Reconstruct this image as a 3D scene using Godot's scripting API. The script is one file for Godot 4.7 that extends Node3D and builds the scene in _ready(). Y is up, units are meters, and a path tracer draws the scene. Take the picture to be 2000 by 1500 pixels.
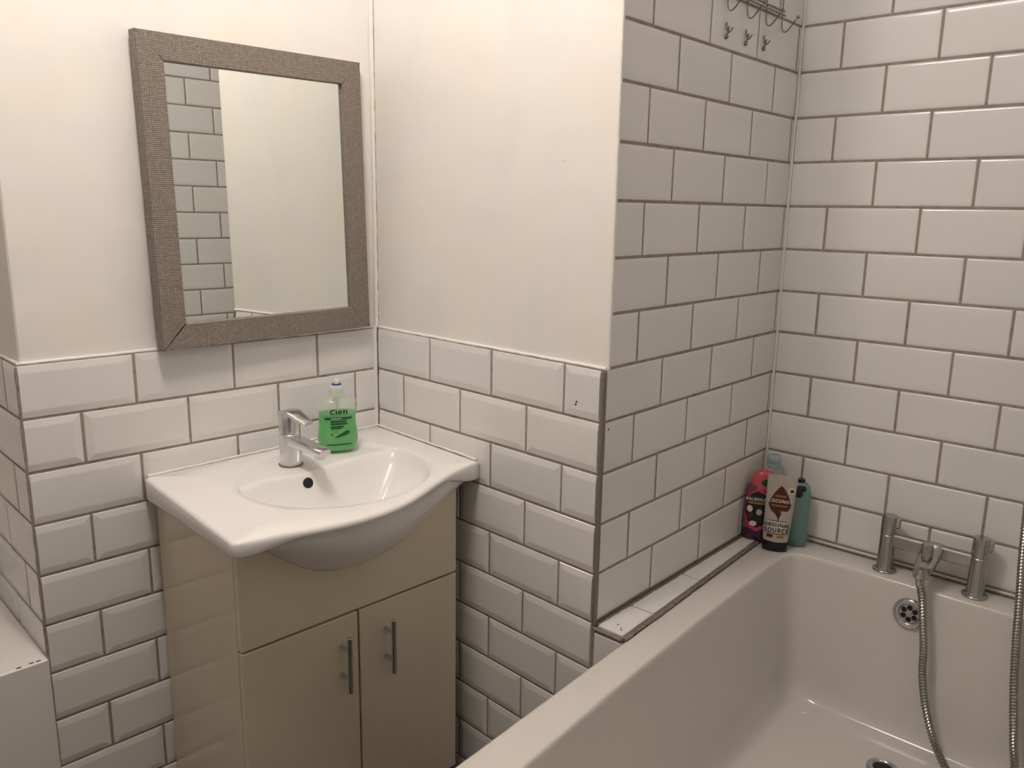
extends Node3D
# A small bathroom corner: washbasin niche on the left, tiled bath alcove on the right.
# Heights are written relative to the top of the tiled dado; Y0 is its height above the floor.

const Y0 := 1.08          # dado top above the floor
const PITCH := 0.103      # tile row pitch
const TW := 0.2075        # tile column pitch
const JOINT := 0.0050
const LB := 0.7179        # length of the niche wall
const LC := 0.7488        # length of the alcove wall
const CEIL := 1.46        # ceiling above the dado top
const ZF := 0.93          # long bath wall (alcove frame)

var al: Transform3D       # frame of the bath alcove, turned a little against the niche
var rng := RandomNumberGenerator.new()
var M := {}
var cache := {}
var counts := {}


func _ready():
	rng.seed = 11
	al = Transform3D(Basis(Vector3.UP, 0.0576), Vector3(0, 0, LB))
	# ---------- camera
	var cam := Camera3D.new()
	cam.name = "camera"
	add_child(cam)
	cam.fov = 50.545
	cam.near = 0.02
	cam.position = Vector3(-1.1692, 0.2884 + Y0, 1.6498)
	cam.rotation_degrees = Vector3(-12.048, -44.935, 0.970)
	cam.current = true
	# ---------- environment and exposure
	var we := WorldEnvironment.new()
	we.name = "environment"
	var env := Environment.new()
	env.background_mode = Environment.BG_COLOR
	env.background_color = Color(0, 0, 0)
	env.tonemap_mode = Environment.TONE_MAPPER_LINEAR
	env.tonemap_exposure = 6.8
	env.sdfgi_enabled = true
	env.ssao_enabled = true
	env.ssil_enabled = true
	we.environment = env
	add_child(we)
	materials()
	ceiling_light(Vector3(-0.73, CEIL + Y0, 0.70), 0.034)
	# ---------- the setting
	room()
	tiled_walls()
	ledge()
	# ---------- things, largest first
	bathtub()
	vanity()
	washbasin()
	mirror()
	basin_tap()
	bath_tap()
	shower()
	soap_bottle()
	bath_bottles()
	hooks()


# ============================================================ materials
func mat(key: String, c: Color, rough := 0.5, metal := 0.0) -> StandardMaterial3D:
	var m := StandardMaterial3D.new()
	m.resource_name = key
	m.albedo_color = c
	m.roughness = rough
	m.metallic = metal
	M[key] = m
	return m


func noise_tex(sd: int, freq: float, octaves: int, ramp: Array, size := 512) -> ImageTexture:
	# ramp: list of [position, Color]
	var n := FastNoiseLite.new()
	n.seed = sd
	n.frequency = freq
	n.fractal_octaves = octaves
	n.noise_type = FastNoiseLite.TYPE_SIMPLEX_SMOOTH
	var src := n.get_seamless_image(size, size)
	src.convert(Image.FORMAT_RGB8)
	var g := Gradient.new()
	g.offsets = PackedFloat32Array(ramp.map(func(r): return r[0]))
	g.colors = PackedColorArray(ramp.map(func(r): return r[1]))
	var out := Image.create(size, size, false, Image.FORMAT_RGB8)
	for y in size:
		for x in size:
			out.set_pixel(x, y, g.sample(src.get_pixel(x, y).r))
	return ImageTexture.create_from_image(out)


func triplanar(m: StandardMaterial3D, scale: float, world := true):
	m.uv1_triplanar = true
	m.uv1_world_triplanar = world
	m.uv1_scale = Vector3.ONE * scale


func relief(m: StandardMaterial3D, t: Texture2D, depth_cm: float):
	m.heightmap_enabled = true
	m.heightmap_texture = t
	m.heightmap_scale = depth_cm


func materials():
	# painted plaster: off-white, brushed, with faint yellowed and pinkish patches
	var paint := mat("wall_paint", Color(1, 1, 1), 0.42)
	paint.albedo_texture = noise_tex(3, 0.006, 4, [[0.0, Color(0.915, 0.905, 0.885)], [0.45, Color(0.935, 0.925, 0.905)], [0.72, Color(0.94, 0.925, 0.89)], [1.0, Color(0.935, 0.912, 0.868)]])
	triplanar(paint, 0.9)
	relief(paint, noise_tex(5, 0.02, 5, [[0.0, Color.BLACK], [1.0, Color.WHITE]]), 0.12)
	var gloss := mat("gloss_paint", Color(0.93, 0.92, 0.90), 0.22)
	triplanar(gloss, 3.0)
	relief(gloss, noise_tex(6, 0.02, 3, [[0.0, Color.BLACK], [1.0, Color.WHITE]], 256), 0.03)
	mat("ceiling_paint", Color(0.93, 0.925, 0.91), 0.8)
	mat("caulk", Color(0.93, 0.92, 0.90), 0.35)
	# glazed tiles, a few tones
	var tones := [Color(0.905, 0.900, 0.885), Color(0.895, 0.892, 0.885), Color(0.910, 0.905, 0.892)]
	var wave := noise_tex(21, 0.006, 2, [[0.0, Color.BLACK], [1.0, Color.WHITE]], 256)
	for i in 3:
		var t := mat("tile_%d" % i, tones[i], 0.13)
		triplanar(t, 2.2)
		relief(t, wave, 0.05)
	var grout := mat("grout", Color(1, 1, 1), 0.9)
	grout.albedo_texture = noise_tex(9, 0.03, 4, [[0.0, Color(0.50, 0.455, 0.41)], [0.35, Color(0.60, 0.555, 0.505)], [0.7, Color(0.63, 0.585, 0.535)], [1.0, Color(0.67, 0.625, 0.575)]])
	triplanar(grout, 2.0)
	var dirty := mat("dirty_sealant", Color(1, 1, 1), 0.75)
	dirty.albedo_texture = noise_tex(10, 0.035, 4, [[0.0, Color(0.36, 0.32, 0.285)], [0.5, Color(0.50, 0.455, 0.41)], [0.8, Color(0.58, 0.53, 0.485)], [1.0, Color(0.78, 0.74, 0.70)]])
	triplanar(dirty, 6.0)
	mat("metal_trim", Color(0.53, 0.50, 0.46), 0.42, 0.35)
	mat("rust", Color(0.55, 0.38, 0.22), 0.8)
	mat("dark_chip", Color(0.22, 0.19, 0.17), 0.8)
	# sanitary ware
	mat("ceramic", Color(0.935, 0.93, 0.915), 0.07)
	mat("acrylic", Color(0.85, 0.835, 0.81), 0.13)
	mat("hole_dark", Color(0.03, 0.028, 0.026), 0.5)
	var chrome := mat("chrome", Color(0.86, 0.86, 0.87), 0.13, 1.0)
	chrome.roughness_texture = noise_tex(14, 0.02, 4, [[0.0, Color(0.35, 0.35, 0.35)], [0.6, Color(0.8, 0.8, 0.8)], [1.0, Color(1, 1, 1)]], 256)
	triplanar(chrome, 9.0)
	chrome.roughness = 0.30
	mat("bright_chrome", Color(0.80, 0.80, 0.81), 0.12, 1.0)
	mat("steel_hose", Color(0.60, 0.60, 0.565), 0.22, 1.0)
	var dull := mat("dull_chrome", Color(0.72, 0.72, 0.71), 0.30, 1.0)
	dull.roughness_texture = chrome.roughness_texture
	triplanar(dull, 9.0)
	mat("wire_chrome", Color(0.55, 0.54, 0.52), 0.2, 1.0)
	mat("dark_band", Color(0.16, 0.14, 0.13), 0.6)
	# furniture
	var cream := mat("cream_gloss", Color(0.885, 0.84, 0.745), 0.09)
	cream.metallic_specular = 0.5
	mat("cream_edge", Color(0.92, 0.89, 0.835), 0.3)
	mat("carcass_shadow_gap", Color(0.35, 0.30, 0.24), 0.8)
	# mirror
	mat("mirror_glass", Color(0.93, 0.945, 0.93), 0.0, 1.0)
	mosaic()
	mat("frame_side", Color(0.50, 0.465, 0.43), 0.45, 0.3)
	# plastics
	var clear := mat("clear_plastic", Color(0.88, 0.94, 0.88, 0.17), 0.04)
	clear.transparency = BaseMaterial3D.TRANSPARENCY_ALPHA
	var soap := mat("green_liquid", Color(0.08, 0.82, 0.25, 0.40), 0.03)
	soap.transparency = BaseMaterial3D.TRANSPARENCY_ALPHA
	soap.refraction_enabled = true
	soap.refraction_scale = 0.034
	var frost := mat("frosted_cap", Color(0.90, 0.93, 0.90, 0.55), 0.3)
	frost.transparency = BaseMaterial3D.TRANSPARENCY_ALPHA
	mat("blue_plastic", Color(0.03, 0.16, 0.62), 0.3)
	mat("white_plastic", Color(0.90, 0.88, 0.82), 0.35)
	mat("ink_navy", Color(0.03, 0.06, 0.10), 0.5)
	mat("ink_green", Color(0.02, 0.30, 0.12), 0.5)
	mat("ink_pale_green", Color(0.50, 0.78, 0.50), 0.5)
	mat("pink_plastic", Color(0.78, 0.34, 0.37), 0.25)
	mat("purple_plastic", Color(0.27, 0.12, 0.24), 0.25)
	mat("mauve_plastic", Color(0.45, 0.27, 0.33), 0.25)
	mat("label_black", Color(0.045, 0.035, 0.045), 0.4)
	mat("label_green", Color(0.03, 0.22, 0.10), 0.4)
	mat("label_gold", Color(0.62, 0.42, 0.16), 0.4)
	mat("label_pink", Color(0.78, 0.22, 0.38), 0.4)
	mat("label_brown", Color(0.30, 0.11, 0.07), 0.4)
	mat("label_white", Color(0.86, 0.84, 0.80), 0.4)
	mat("leaf_green", Color(0.13, 0.33, 0.10), 0.4)
	mat("tube_white", Color(0.70, 0.67, 0.63), 0.3)
	mat("black_plastic", Color(0.035, 0.033, 0.035), 0.25)
	var teal := mat("teal_plastic", Color(0.46, 0.64, 0.63, 0.55), 0.12)
	teal.transparency = BaseMaterial3D.TRANSPARENCY_ALPHA
	var aqua := mat("aqua_cap", Color(0.64, 0.77, 0.76, 0.55), 0.12)
	aqua.transparency = BaseMaterial3D.TRANSPARENCY_ALPHA
	mat("floor_vinyl", Color(0.155, 0.14, 0.13), 0.5)
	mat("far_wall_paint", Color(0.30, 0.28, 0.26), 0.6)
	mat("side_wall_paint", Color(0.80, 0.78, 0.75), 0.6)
	var glow := mat("lamp_globe", Color(0.95, 0.92, 0.86), 0.4)
	glow.emission_enabled = true
	glow.emission = Color(1.0, 0.95, 0.92)
	glow.emission_energy_multiplier = 4.0
	mat("lamp_base", Color(0.85, 0.85, 0.84), 0.4)


func mosaic():
	# tiny champagne-silver mosaic pieces of the mirror frame (about 4 mm, too small to build)
	var r := RandomNumberGenerator.new()
	r.seed = 77
	var size := 512
	var a := Image.create(size, size, false, Image.FORMAT_RGB8)
	var h := Image.create(size, size, false, Image.FORMAT_RGB8)
	var ro := Image.create(size, size, false, Image.FORMAT_RGB8)
	a.fill(Color(0.46, 0.415, 0.375))
	h.fill(Color(0.1, 0.1, 0.1))
	ro.fill(Color(0.8, 0.8, 0.8))
	var rows := 32
	var cols := 24
	for j in rows:
		var offs := r.randi_range(0, 12)
		for i in cols:
			var x0 := int(i * size / float(cols)) + offs
			var y0 := int(j * size / float(rows))
			var v := r.randf_range(0.92, 1.06)
			var c := Color(0.612 * v, 0.580 * v, 0.538 * v)
			var hv := r.randf_range(0.88, 1.0)
			var rv := r.randf_range(0.38, 0.55)
			for yy in range(y0 + 3, y0 + 15):
				for xx in range(x0 + 2, x0 + 20):
					var e := minf(minf(xx - x0 - 1, x0 + 20 - xx), minf(yy - y0 - 1, y0 + 15 - yy))
					var k := clampf(e / 4.0, 0.2, 1.0)
					a.set_pixel(xx % size, yy, c)
					h.set_pixel(xx % size, yy, Color(hv * k, hv * k, hv * k))
					ro.set_pixel(xx % size, yy, Color(rv, rv, rv))
	var m := mat("mosaic", Color(1, 1, 1), 1.0, 0.35)
	m.albedo_texture = ImageTexture.create_from_image(a)
	m.roughness_texture = ImageTexture.create_from_image(ro)
	triplanar(m, 8.5, false)
	relief(m, ImageTexture.create_from_image(h), 0.06)


# ============================================================ nodes
func numbered(called: String) -> String:
	counts[called] = counts.get(called, -1) + 1
	return called if counts[called] == 0 else "%s_%03d" % [called, counts[called]]


func thing(called: String, label: String, category: String, at: Transform3D, group := "") -> Node3D:
	var o := Node3D.new()
	o.name = numbered(called)
	add_child(o)
	o.transform = at
	o.set_meta("label", label)
	o.set_meta("category", category)
	if group:
		o.set_meta("group", group)
	return o


func struct(called: String, label: String, category: String, at := Transform3D()) -> Node3D:
	var o := thing(called, label, category, at)
	o.set_meta("kind", "structure")
	return o


func part(parent: Node3D, called: String, mesh: Mesh, material: Material, at := Transform3D(), label := "") -> MeshInstance3D:
	var o := MeshInstance3D.new()
	o.name = called
	o.mesh = mesh
	o.material_override = material
	parent.add_child(o, true)
	o.transform = at
	if label:
		o.set_meta("label", label)
	return o


func shift(x: float, y: float, z: float) -> Transform3D:
	return Transform3D(Basis(), Vector3(x, y, z))


func turned(x: float, y: float, z: float, rx := 0.0, ry := 0.0, rz := 0.0) -> Transform3D:
	return Transform3D(Basis.from_euler(Vector3(rx, ry, rz)), Vector3(x, y, z))


# ============================================================ meshes
func start() -> SurfaceTool:
	var st := SurfaceTool.new()
	st.begin(Mesh.PRIMITIVE_TRIANGLES)
	return st


func done(st: SurfaceTool) -> ArrayMesh:
	st.generate_normals()
	st.index()
	return st.commit()


func tri(st: SurfaceTool, a: Vector3, b: Vector3, c: Vector3):
	st.add_vertex(a)
	st.add_vertex(c)
	st.add_vertex(b)


func quad(st: SurfaceTool, a: Vector3, b: Vector3, c: Vector3, d: Vector3):
	# counter-clockwise seen from outside
	tri(st, a, b, c)
	tri(st, a, c, d)


func add_box(st: SurfaceTool, lo: Vector3, hi: Vector3, b := 0.0):
	# chamfered box
	st.set_smooth_group(-1)
	var c := (lo + hi) / 2
	var e := (hi - lo) / 2
	b = minf(b, minf(e.x, minf(e.y, e.z)) * 0.9)
	var p := func(sx, sy, sz, ax):
		var q := Vector3(sx * e.x, sy * e.y, sz * e.z)
		if ax != 0: q.x -= sx * b
		if ax != 1: q.y -= sy * b
		if ax != 2: q.z -= sz * b
		return c + q
	for s in [-1, 1]:
		var x := [p.call(s, -1, -1, 0), p.call(s, 1, -1, 0), p.call(s, 1, 1, 0), p.call(s, -1, 1, 0)]
		var y := [p.call(-1, s, -1, 1), p.call(-1, s, 1, 1), p.call(1, s, 1, 1), p.call(1, s, -1, 1)]
		var z := [p.call(-1, -1, s, 2), p.call(1, -1, s, 2), p.call(1, 1, s, 2), p.call(-1, 1, s, 2)]
		for f in [x, y, z]:
			if s > 0:
				quad(st, f[0], f[1], f[2], f[3])
			else:
				quad(st, f[3], f[2], f[1], f[0])
	if b <= 0.0:
		return
	for s in [-1, 1]:
		for t in [-1, 1]:
			var fx := [p.call(-1, s, t, 1), p.call(1, s, t, 1), p.call(1, s, t, 2), p.call(-1, s, t, 2)]
			var fy := [p.call(s, -1, t, 2), p.call(s, 1, t, 2), p.call(s, 1, t, 0), p.call(s, -1, t, 0)]
			var fz := [p.call(s, t, -1, 0), p.call(s, t, 1, 0), p.call(s, t, 1, 1), p.call(s, t, -1, 1)]
			for f in [fx, fy, fz]:
				outward(st, f, c)
			for u in [-1, 1]:
				outward(st, [p.call(s, t, u, 0), p.call(s, t, u, 1), p.call(s, t, u, 2)], c)


func outward(st: SurfaceTool, f: Array, c: Vector3):
	var mid := Vector3.ZERO
	for v in f:
		mid += v / f.size()
	var a: Vector3 = f[0]
	var b2: Vector3 = f[1]
	var c2: Vector3 = f[2]
	var n := (b2 - a).cross(c2 - a)
	var g := f.duplicate()
	if n.dot(mid - c) < 0:
		g.reverse()
	if g.size() == 4:
		quad(st, g[0], g[1], g[2], g[3])
	else:
		tri(st, g[0], g[1], g[2])


func box_mesh(lo: Vector3, hi: Vector3, b := 0.0) -> ArrayMesh:
	var st := start()
	add_box(st, lo, hi, b)
	return done(st)


func add_loft(st: SurfaceTool, rings: Array, cap0 := false, cap1 := false, closed := true, creases := {}):
	var n: int = rings[0].size()
	var g := 1
	for i in rings.size() - 1:
		if creases.has(i):
			g += 1
		st.set_smooth_group(g)
		var r0: PackedVector3Array = rings[i]
		var r1: PackedVector3Array = rings[i + 1]
		for j in (n if closed else n - 1):
			var k := (j + 1) % n
			quad(st, r0[j], r0[k], r1[k], r1[j])
	for e in [0, 1]:
		if (e == 0 and cap0) or (e == 1 and cap1):
			st.set_smooth_group(g + 1 + e)
			var r: PackedVector3Array = rings[0] if e == 0 else rings[rings.size() - 1]
			var c := Vector3.ZERO
			for v in r:
				c += v / n
			for j in n:
				var k := (j + 1) % n
				if e == 0:
					tri(st, c, r[k], r[j])
				else:
					tri(st, c, r[j], r[k])


func loft(rings: Array, cap0 := false, cap1 := false, closed := true, creases := {}) -> ArrayMesh:
	var st := start()
	add_loft(st, rings, cap0, cap1, closed, creases)
	return done(st)


func ring(y: float, a: float, b: float, n := 32, power := 2.0, cx := 0.0, cz := 0.0) -> PackedVector3Array:
	var r := PackedVector3Array()
	for i in n:
		var t := -TAU * i / n
		var c := cos(t)
		var s := sin(t)
		r.append(Vector3(cx + a * signf(c) * pow(absf(c), 2.0 / power), y, cz + b * signf(s) * pow(absf(s), 2.0 / power)))
	return r


func add_lathe(st: SurfaceTool, prof: Array, n := 32, at := Transform3D()):
	# prof: list of Vector2(radius, height); a repeated point makes a crease
	var rings := []
	var creases := {}
	for i in prof.size():
		if i > 0 and prof[i] == prof[i - 1]:
			creases[rings.size() - 1] = true
			continue
		var r := ring(prof[i].y, prof[i].x, prof[i].x, n)
		for k in r.size():
			r[k] = at * r[k]
		rings.append(r)
	add_loft(st, rings, prof[0].x > 0.0001, prof[prof.size() - 1].x > 0.0001, true, creases)


func lathe(prof: Array, n := 32, at := Transform3D()) -> ArrayMesh:
	var st := start()
	add_lathe(st, prof, n, at)
	return done(st)


func cyl_prof(r: float, y0: float, y1: float, b := 0.001) -> Array:
	return [Vector2(r - b, y0), Vector2(r - b, y0), Vector2(r, y0 + b), Vector2(r, y0 + b), Vector2(r, y1 - b), Vector2(r, y1 - b), Vector2(r - b, y1), Vector2(r - b, y1)]


func add_tube(st: SurfaceTool, pts: Array, radius: float, n := 10, rib := 0.0):
	# swept round wire; rib > 0 makes alternating rings
	var rings := []
	var up := Vector3(0.13, 0.97, 0.21).normalized()
	var prev := Vector3.ZERO
	for i in pts.size():
		var a: Vector3 = pts[maxi(i - 1, 0)]
		var b: Vector3 = pts[mini(i + 1, pts.size() - 1)]
		var d := (b - a).normalized()
		if prev == Vector3.ZERO:
			prev = d.cross(up).normalized()
			if prev.length() < 0.1:
				prev = d.cross(Vector3.RIGHT).normalized()
		var u := (prev - d * prev.dot(d)).normalized()
		prev = u
		var w := d.cross(u)
		var r := radius * (1.0 - (rib if i % 2 == 0 else 0.0))
		var rg := PackedVector3Array()
		for j in n:
			var t := TAU * j / n
			rg.append(pts[i] + (u * cos(t) + w * sin(t)) * r)
		rings.append(rg)
	var creases := {}
	if rib > 0.0:
		for i in rings.size():
			creases[i] = true
	add_loft(st, rings, true, true, true, creases)


func tube(pts: Array, radius: float, n := 10, rib := 0.0) -> ArrayMesh:
	var st := start()
	add_tube(st, pts, radius, n, rib)
	return done(st)


func spline(pts: Array, step: float) -> Array:
	var c := Curve3D.new()
	c.bake_interval = step
	for i in pts.size():
		var a: Vector3 = pts[maxi(i - 1, 0)]
		var b: Vector3 = pts[mini(i + 1, pts.size() - 1)]
		var t := (b - a) / 6.0
		c.add_point(pts[i], -t, t)
	var n := int(c.get_baked_length() / step)
	var out := []
	for i in n + 1:
		out.append(c.sample_baked(i * step, true))
	return out


func curve_at(data: Array, x: float) -> float:
	# smooth interpolation through Vector2 points sorted by x
	if x <= data[0].x:
		return data[0].y
	for i in data.size() - 1:
		if x <= data[i + 1].x:
			var p0: Vector2 = data[maxi(i - 1, 0)]
			var p1: Vector2 = data[i]
			var p2: Vector2 = data[i + 1]
			var p3: Vector2 = data[mini(i + 2, data.size() - 1)]
			var t := (x - p1.x) / (p2.x - p1.x)
			var h := p2.x - p1.x
			var m1 := (p2.y - p0.y) / (p2.x - p0.x) * h
			var m2 := (p3.y - p1.y) / (p3.x - p1.x) * h
			var t2 := t * t
			var t3 := t2 * t
			return (2 * t3 - 3 * t2 + 1) * p1.y + (t3 - 2 * t2 + t) * m1 + (-2 * t3 + 3 * t2) * p2.y + (t3 - t2) * m2
	return data[data.size() - 1].y


func text_mesh(words: String, height: float, bold := true, italic := false, family := "Droid Sans") -> TextMesh:
	var f := SystemFont.new()
	f.font_names = PackedStringArray([family])
	f.font_weight = 700 if bold else 400
	f.font_italic = italic
	var t := TextMesh.new()
	t.text = words
	t.font = f
	t.font_size = 48
	t.pixel_size = height / 36.0
	t.depth = 0.0003
	t.curve_step = 2.0
	return t


# ============================================================ light
func ceiling_light(at: Vector3, energy: float):
	var t := thing("ceiling_light", "twin-globe ceiling light fixed overhead in front of the washbasin niche", "lamp", Transform3D(Basis(), at))
	part(t, "base_plate", box_mesh(Vector3(-0.045, -0.022, -0.15), Vector3(0.045, 0.0, 0.15), 0.004), M.lamp_base)
	for s in [-1, 1]:
		part(t, "socket", lathe(cyl_prof(0.022, -0.03, -0.018), 24, shift(0, 0, s * 0.085)), M.lamp_base)
		var prof := []
		for i in 17:
			var a := PI * i / 16.0
			prof.append(Vector2(maxf(0.0, 0.057 * sin(a)), -0.085 - 0.057 * cos(a)))
		part(t, "globe_bulb", lathe(prof, 32, shift(0, 0, s * 0.085)), M.lamp_globe)
		var l := OmniLight3D.new()
		l.name = "globe_light"
		l.light_color = Color(1.0, 0.955, 0.93)
		l.light_energy = energy
		l.light_size = 0.06
		l.omni_range = 8.0
		l.omni_attenuation = 2.0
		l.shadow_enabled = true
		t.add_child(l, true)
		l.position = Vector3(0, -0.085, s * 0.085)


# ============================================================ room shell
func slab(called: String, label: String, category: String, lo: Vector3, hi: Vector3, m: Material, at := Transform3D()) -> Node3D:
	var o := struct(called, label, category, at)
	part(o, "surface", box_mesh(lo, hi), m)
	return o


func room():
	slab("floor", "plain vinyl bathroom floor under the cabinet and bath", "floor", Vector3(-2.2, -0.1, -0.9), Vector3(1.1, 0, 2.6), M.floor_vinyl)
	slab("ceiling", "flat white painted ceiling above the whole bathroom", "ceiling", Vector3(-2.2, Y0 + CEIL, -0.9), Vector3(1.1, Y0 + CEIL + 0.1, 2.6), M.ceiling_paint)
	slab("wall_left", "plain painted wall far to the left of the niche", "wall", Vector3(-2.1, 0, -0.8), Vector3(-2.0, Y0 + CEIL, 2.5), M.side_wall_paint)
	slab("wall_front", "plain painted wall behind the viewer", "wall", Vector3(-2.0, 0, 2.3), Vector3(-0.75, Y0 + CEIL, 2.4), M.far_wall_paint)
	slab("wall_recess_end", "painted end wall of the recess left of the basin wall", "wall", Vector3(-2.0, 0, -0.6), Vector3(-0.66, Y0 + CEIL, -0.5), M.wall_paint)


# ============================================================ tiles
func tile_mesh(w: float, h: float, flags: int, style: int) -> ArrayMesh:
	# flags: 1 left, 2 right, 4 bottom, 8 top edge is a factory edge (bevelled); origin at the lower left corner, face towards +z
	var key := "%d_%d_%d_%d" % [roundi(w * 4000), roundi(h * 4000), flags, style]
	if cache.has(key):
		return cache[key]
	var steps := [[0.0, -0.0032], [0.0010, -0.0021], [0.0125, -0.0002], [0.0150, 0.0]] if style == 0 else [[0.0, -0.0026], [0.0008, -0.0014], [0.0022, -0.0007], [0.006, -0.00025], [0.012, 0.0]]
	var rings := []
	var base := PackedVector3Array([Vector3(0, 0, -0.008), Vector3(w, 0, -0.008), Vector3(w, h, -0.008), Vector3(0, h, -0.008)])
	rings.append(base)
	for s in steps:
		var k := minf(1.0, minf(w, h) * 0.45 / 0.015)
		var l: float = s[0] * k if flags & 1 else minf(s[0], 0.0008) * k
		var r: float = s[0] * k if flags & 2 else minf(s[0], 0.0008) * k
		var b: float = s[0] * k if flags & 4 else minf(s[0], 0.0008) * k
		var t: float = s[0] * k if flags & 8 else minf(s[0], 0.0008) * k
		rings.append(PackedVector3Array([Vector3(l, b, s[1]), Vector3(w - r, b, s[1]), Vector3(w - r, h - t, s[1]), Vector3(l, h - t, s[1])]))
	var st := start()
	st.set_smooth_group(-1)
	for i in rings.size() - 1:
		for j in 4:
			var k := (j + 1) % 4
			st.set_smooth_group(-1 if style == 0 else j + 1)
			quad(st, rings[i][j], rings[i][k], rings[i + 1][k], rings[i + 1][j])
	st.set_smooth_group(-1)
	var f: PackedVector3Array = rings[rings.size() - 1]
	quad(st, f[0], f[1], f[2], f[3])
	cache[key] = done(st)
	return cache[key]


func lay_tiles(wall: Node3D, u0: float, u1: float, y0: float, y1: float, even_joint: float, odd_joint: float, style: int):
	# running bond over [u0,u1] x [y0,y1]; row k covers -k*PITCH down to -(k+1)*PITCH
	for k in range(-16, 12):
		var top := minf(-k * PITCH, y1)
		var bot := maxf(-(k + 1) * PITCH, y0)
		if top - bot < 0.012:
			continue
		var o := even_joint if k % 2 == 0 else odd_joint
		var n0 := floori((u0 - o) / TW) - 1
		var flags_v := (4 if bot == -(k + 1) * PITCH else 0) | (8 if top == -k * PITCH else 0)
		for n in range(n0, n0 + 14):
			var a := maxf(o + n * TW, u0)
			var b := minf(o + (n + 1) * TW, u1)
			if b - a < 0.010:
				continue
			var fl := flags_v | (1 if a > u0 else 0) | (2 if b < u1 else 0)
			var w := b - a - JOINT
			var h := top - bot - JOINT
			var m := tile_mesh(w, h, fl, style)
			var tilt := Basis.from_euler(Vector3(rng.randf_range(-0.003, 0.003), rng.randf_range(-0.002, 0.002), rng.randf_range(-0.0016, 0.0016)))
			var c := Vector3(w / 2, h / 2, 0)
			var org := Vector3(a + JOINT / 2 + rng.randf_range(-0.0003, 0.0003), bot + JOINT / 2 + rng.randf_range(-0.0003, 0.0003), rng.randf_range(-0.0004, 0.0004))
			part(wall, "tile", m, M["tile_%d" % rng.randi_range(0, 2)], Transform3D(tilt, org + c - tilt * c))


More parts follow.
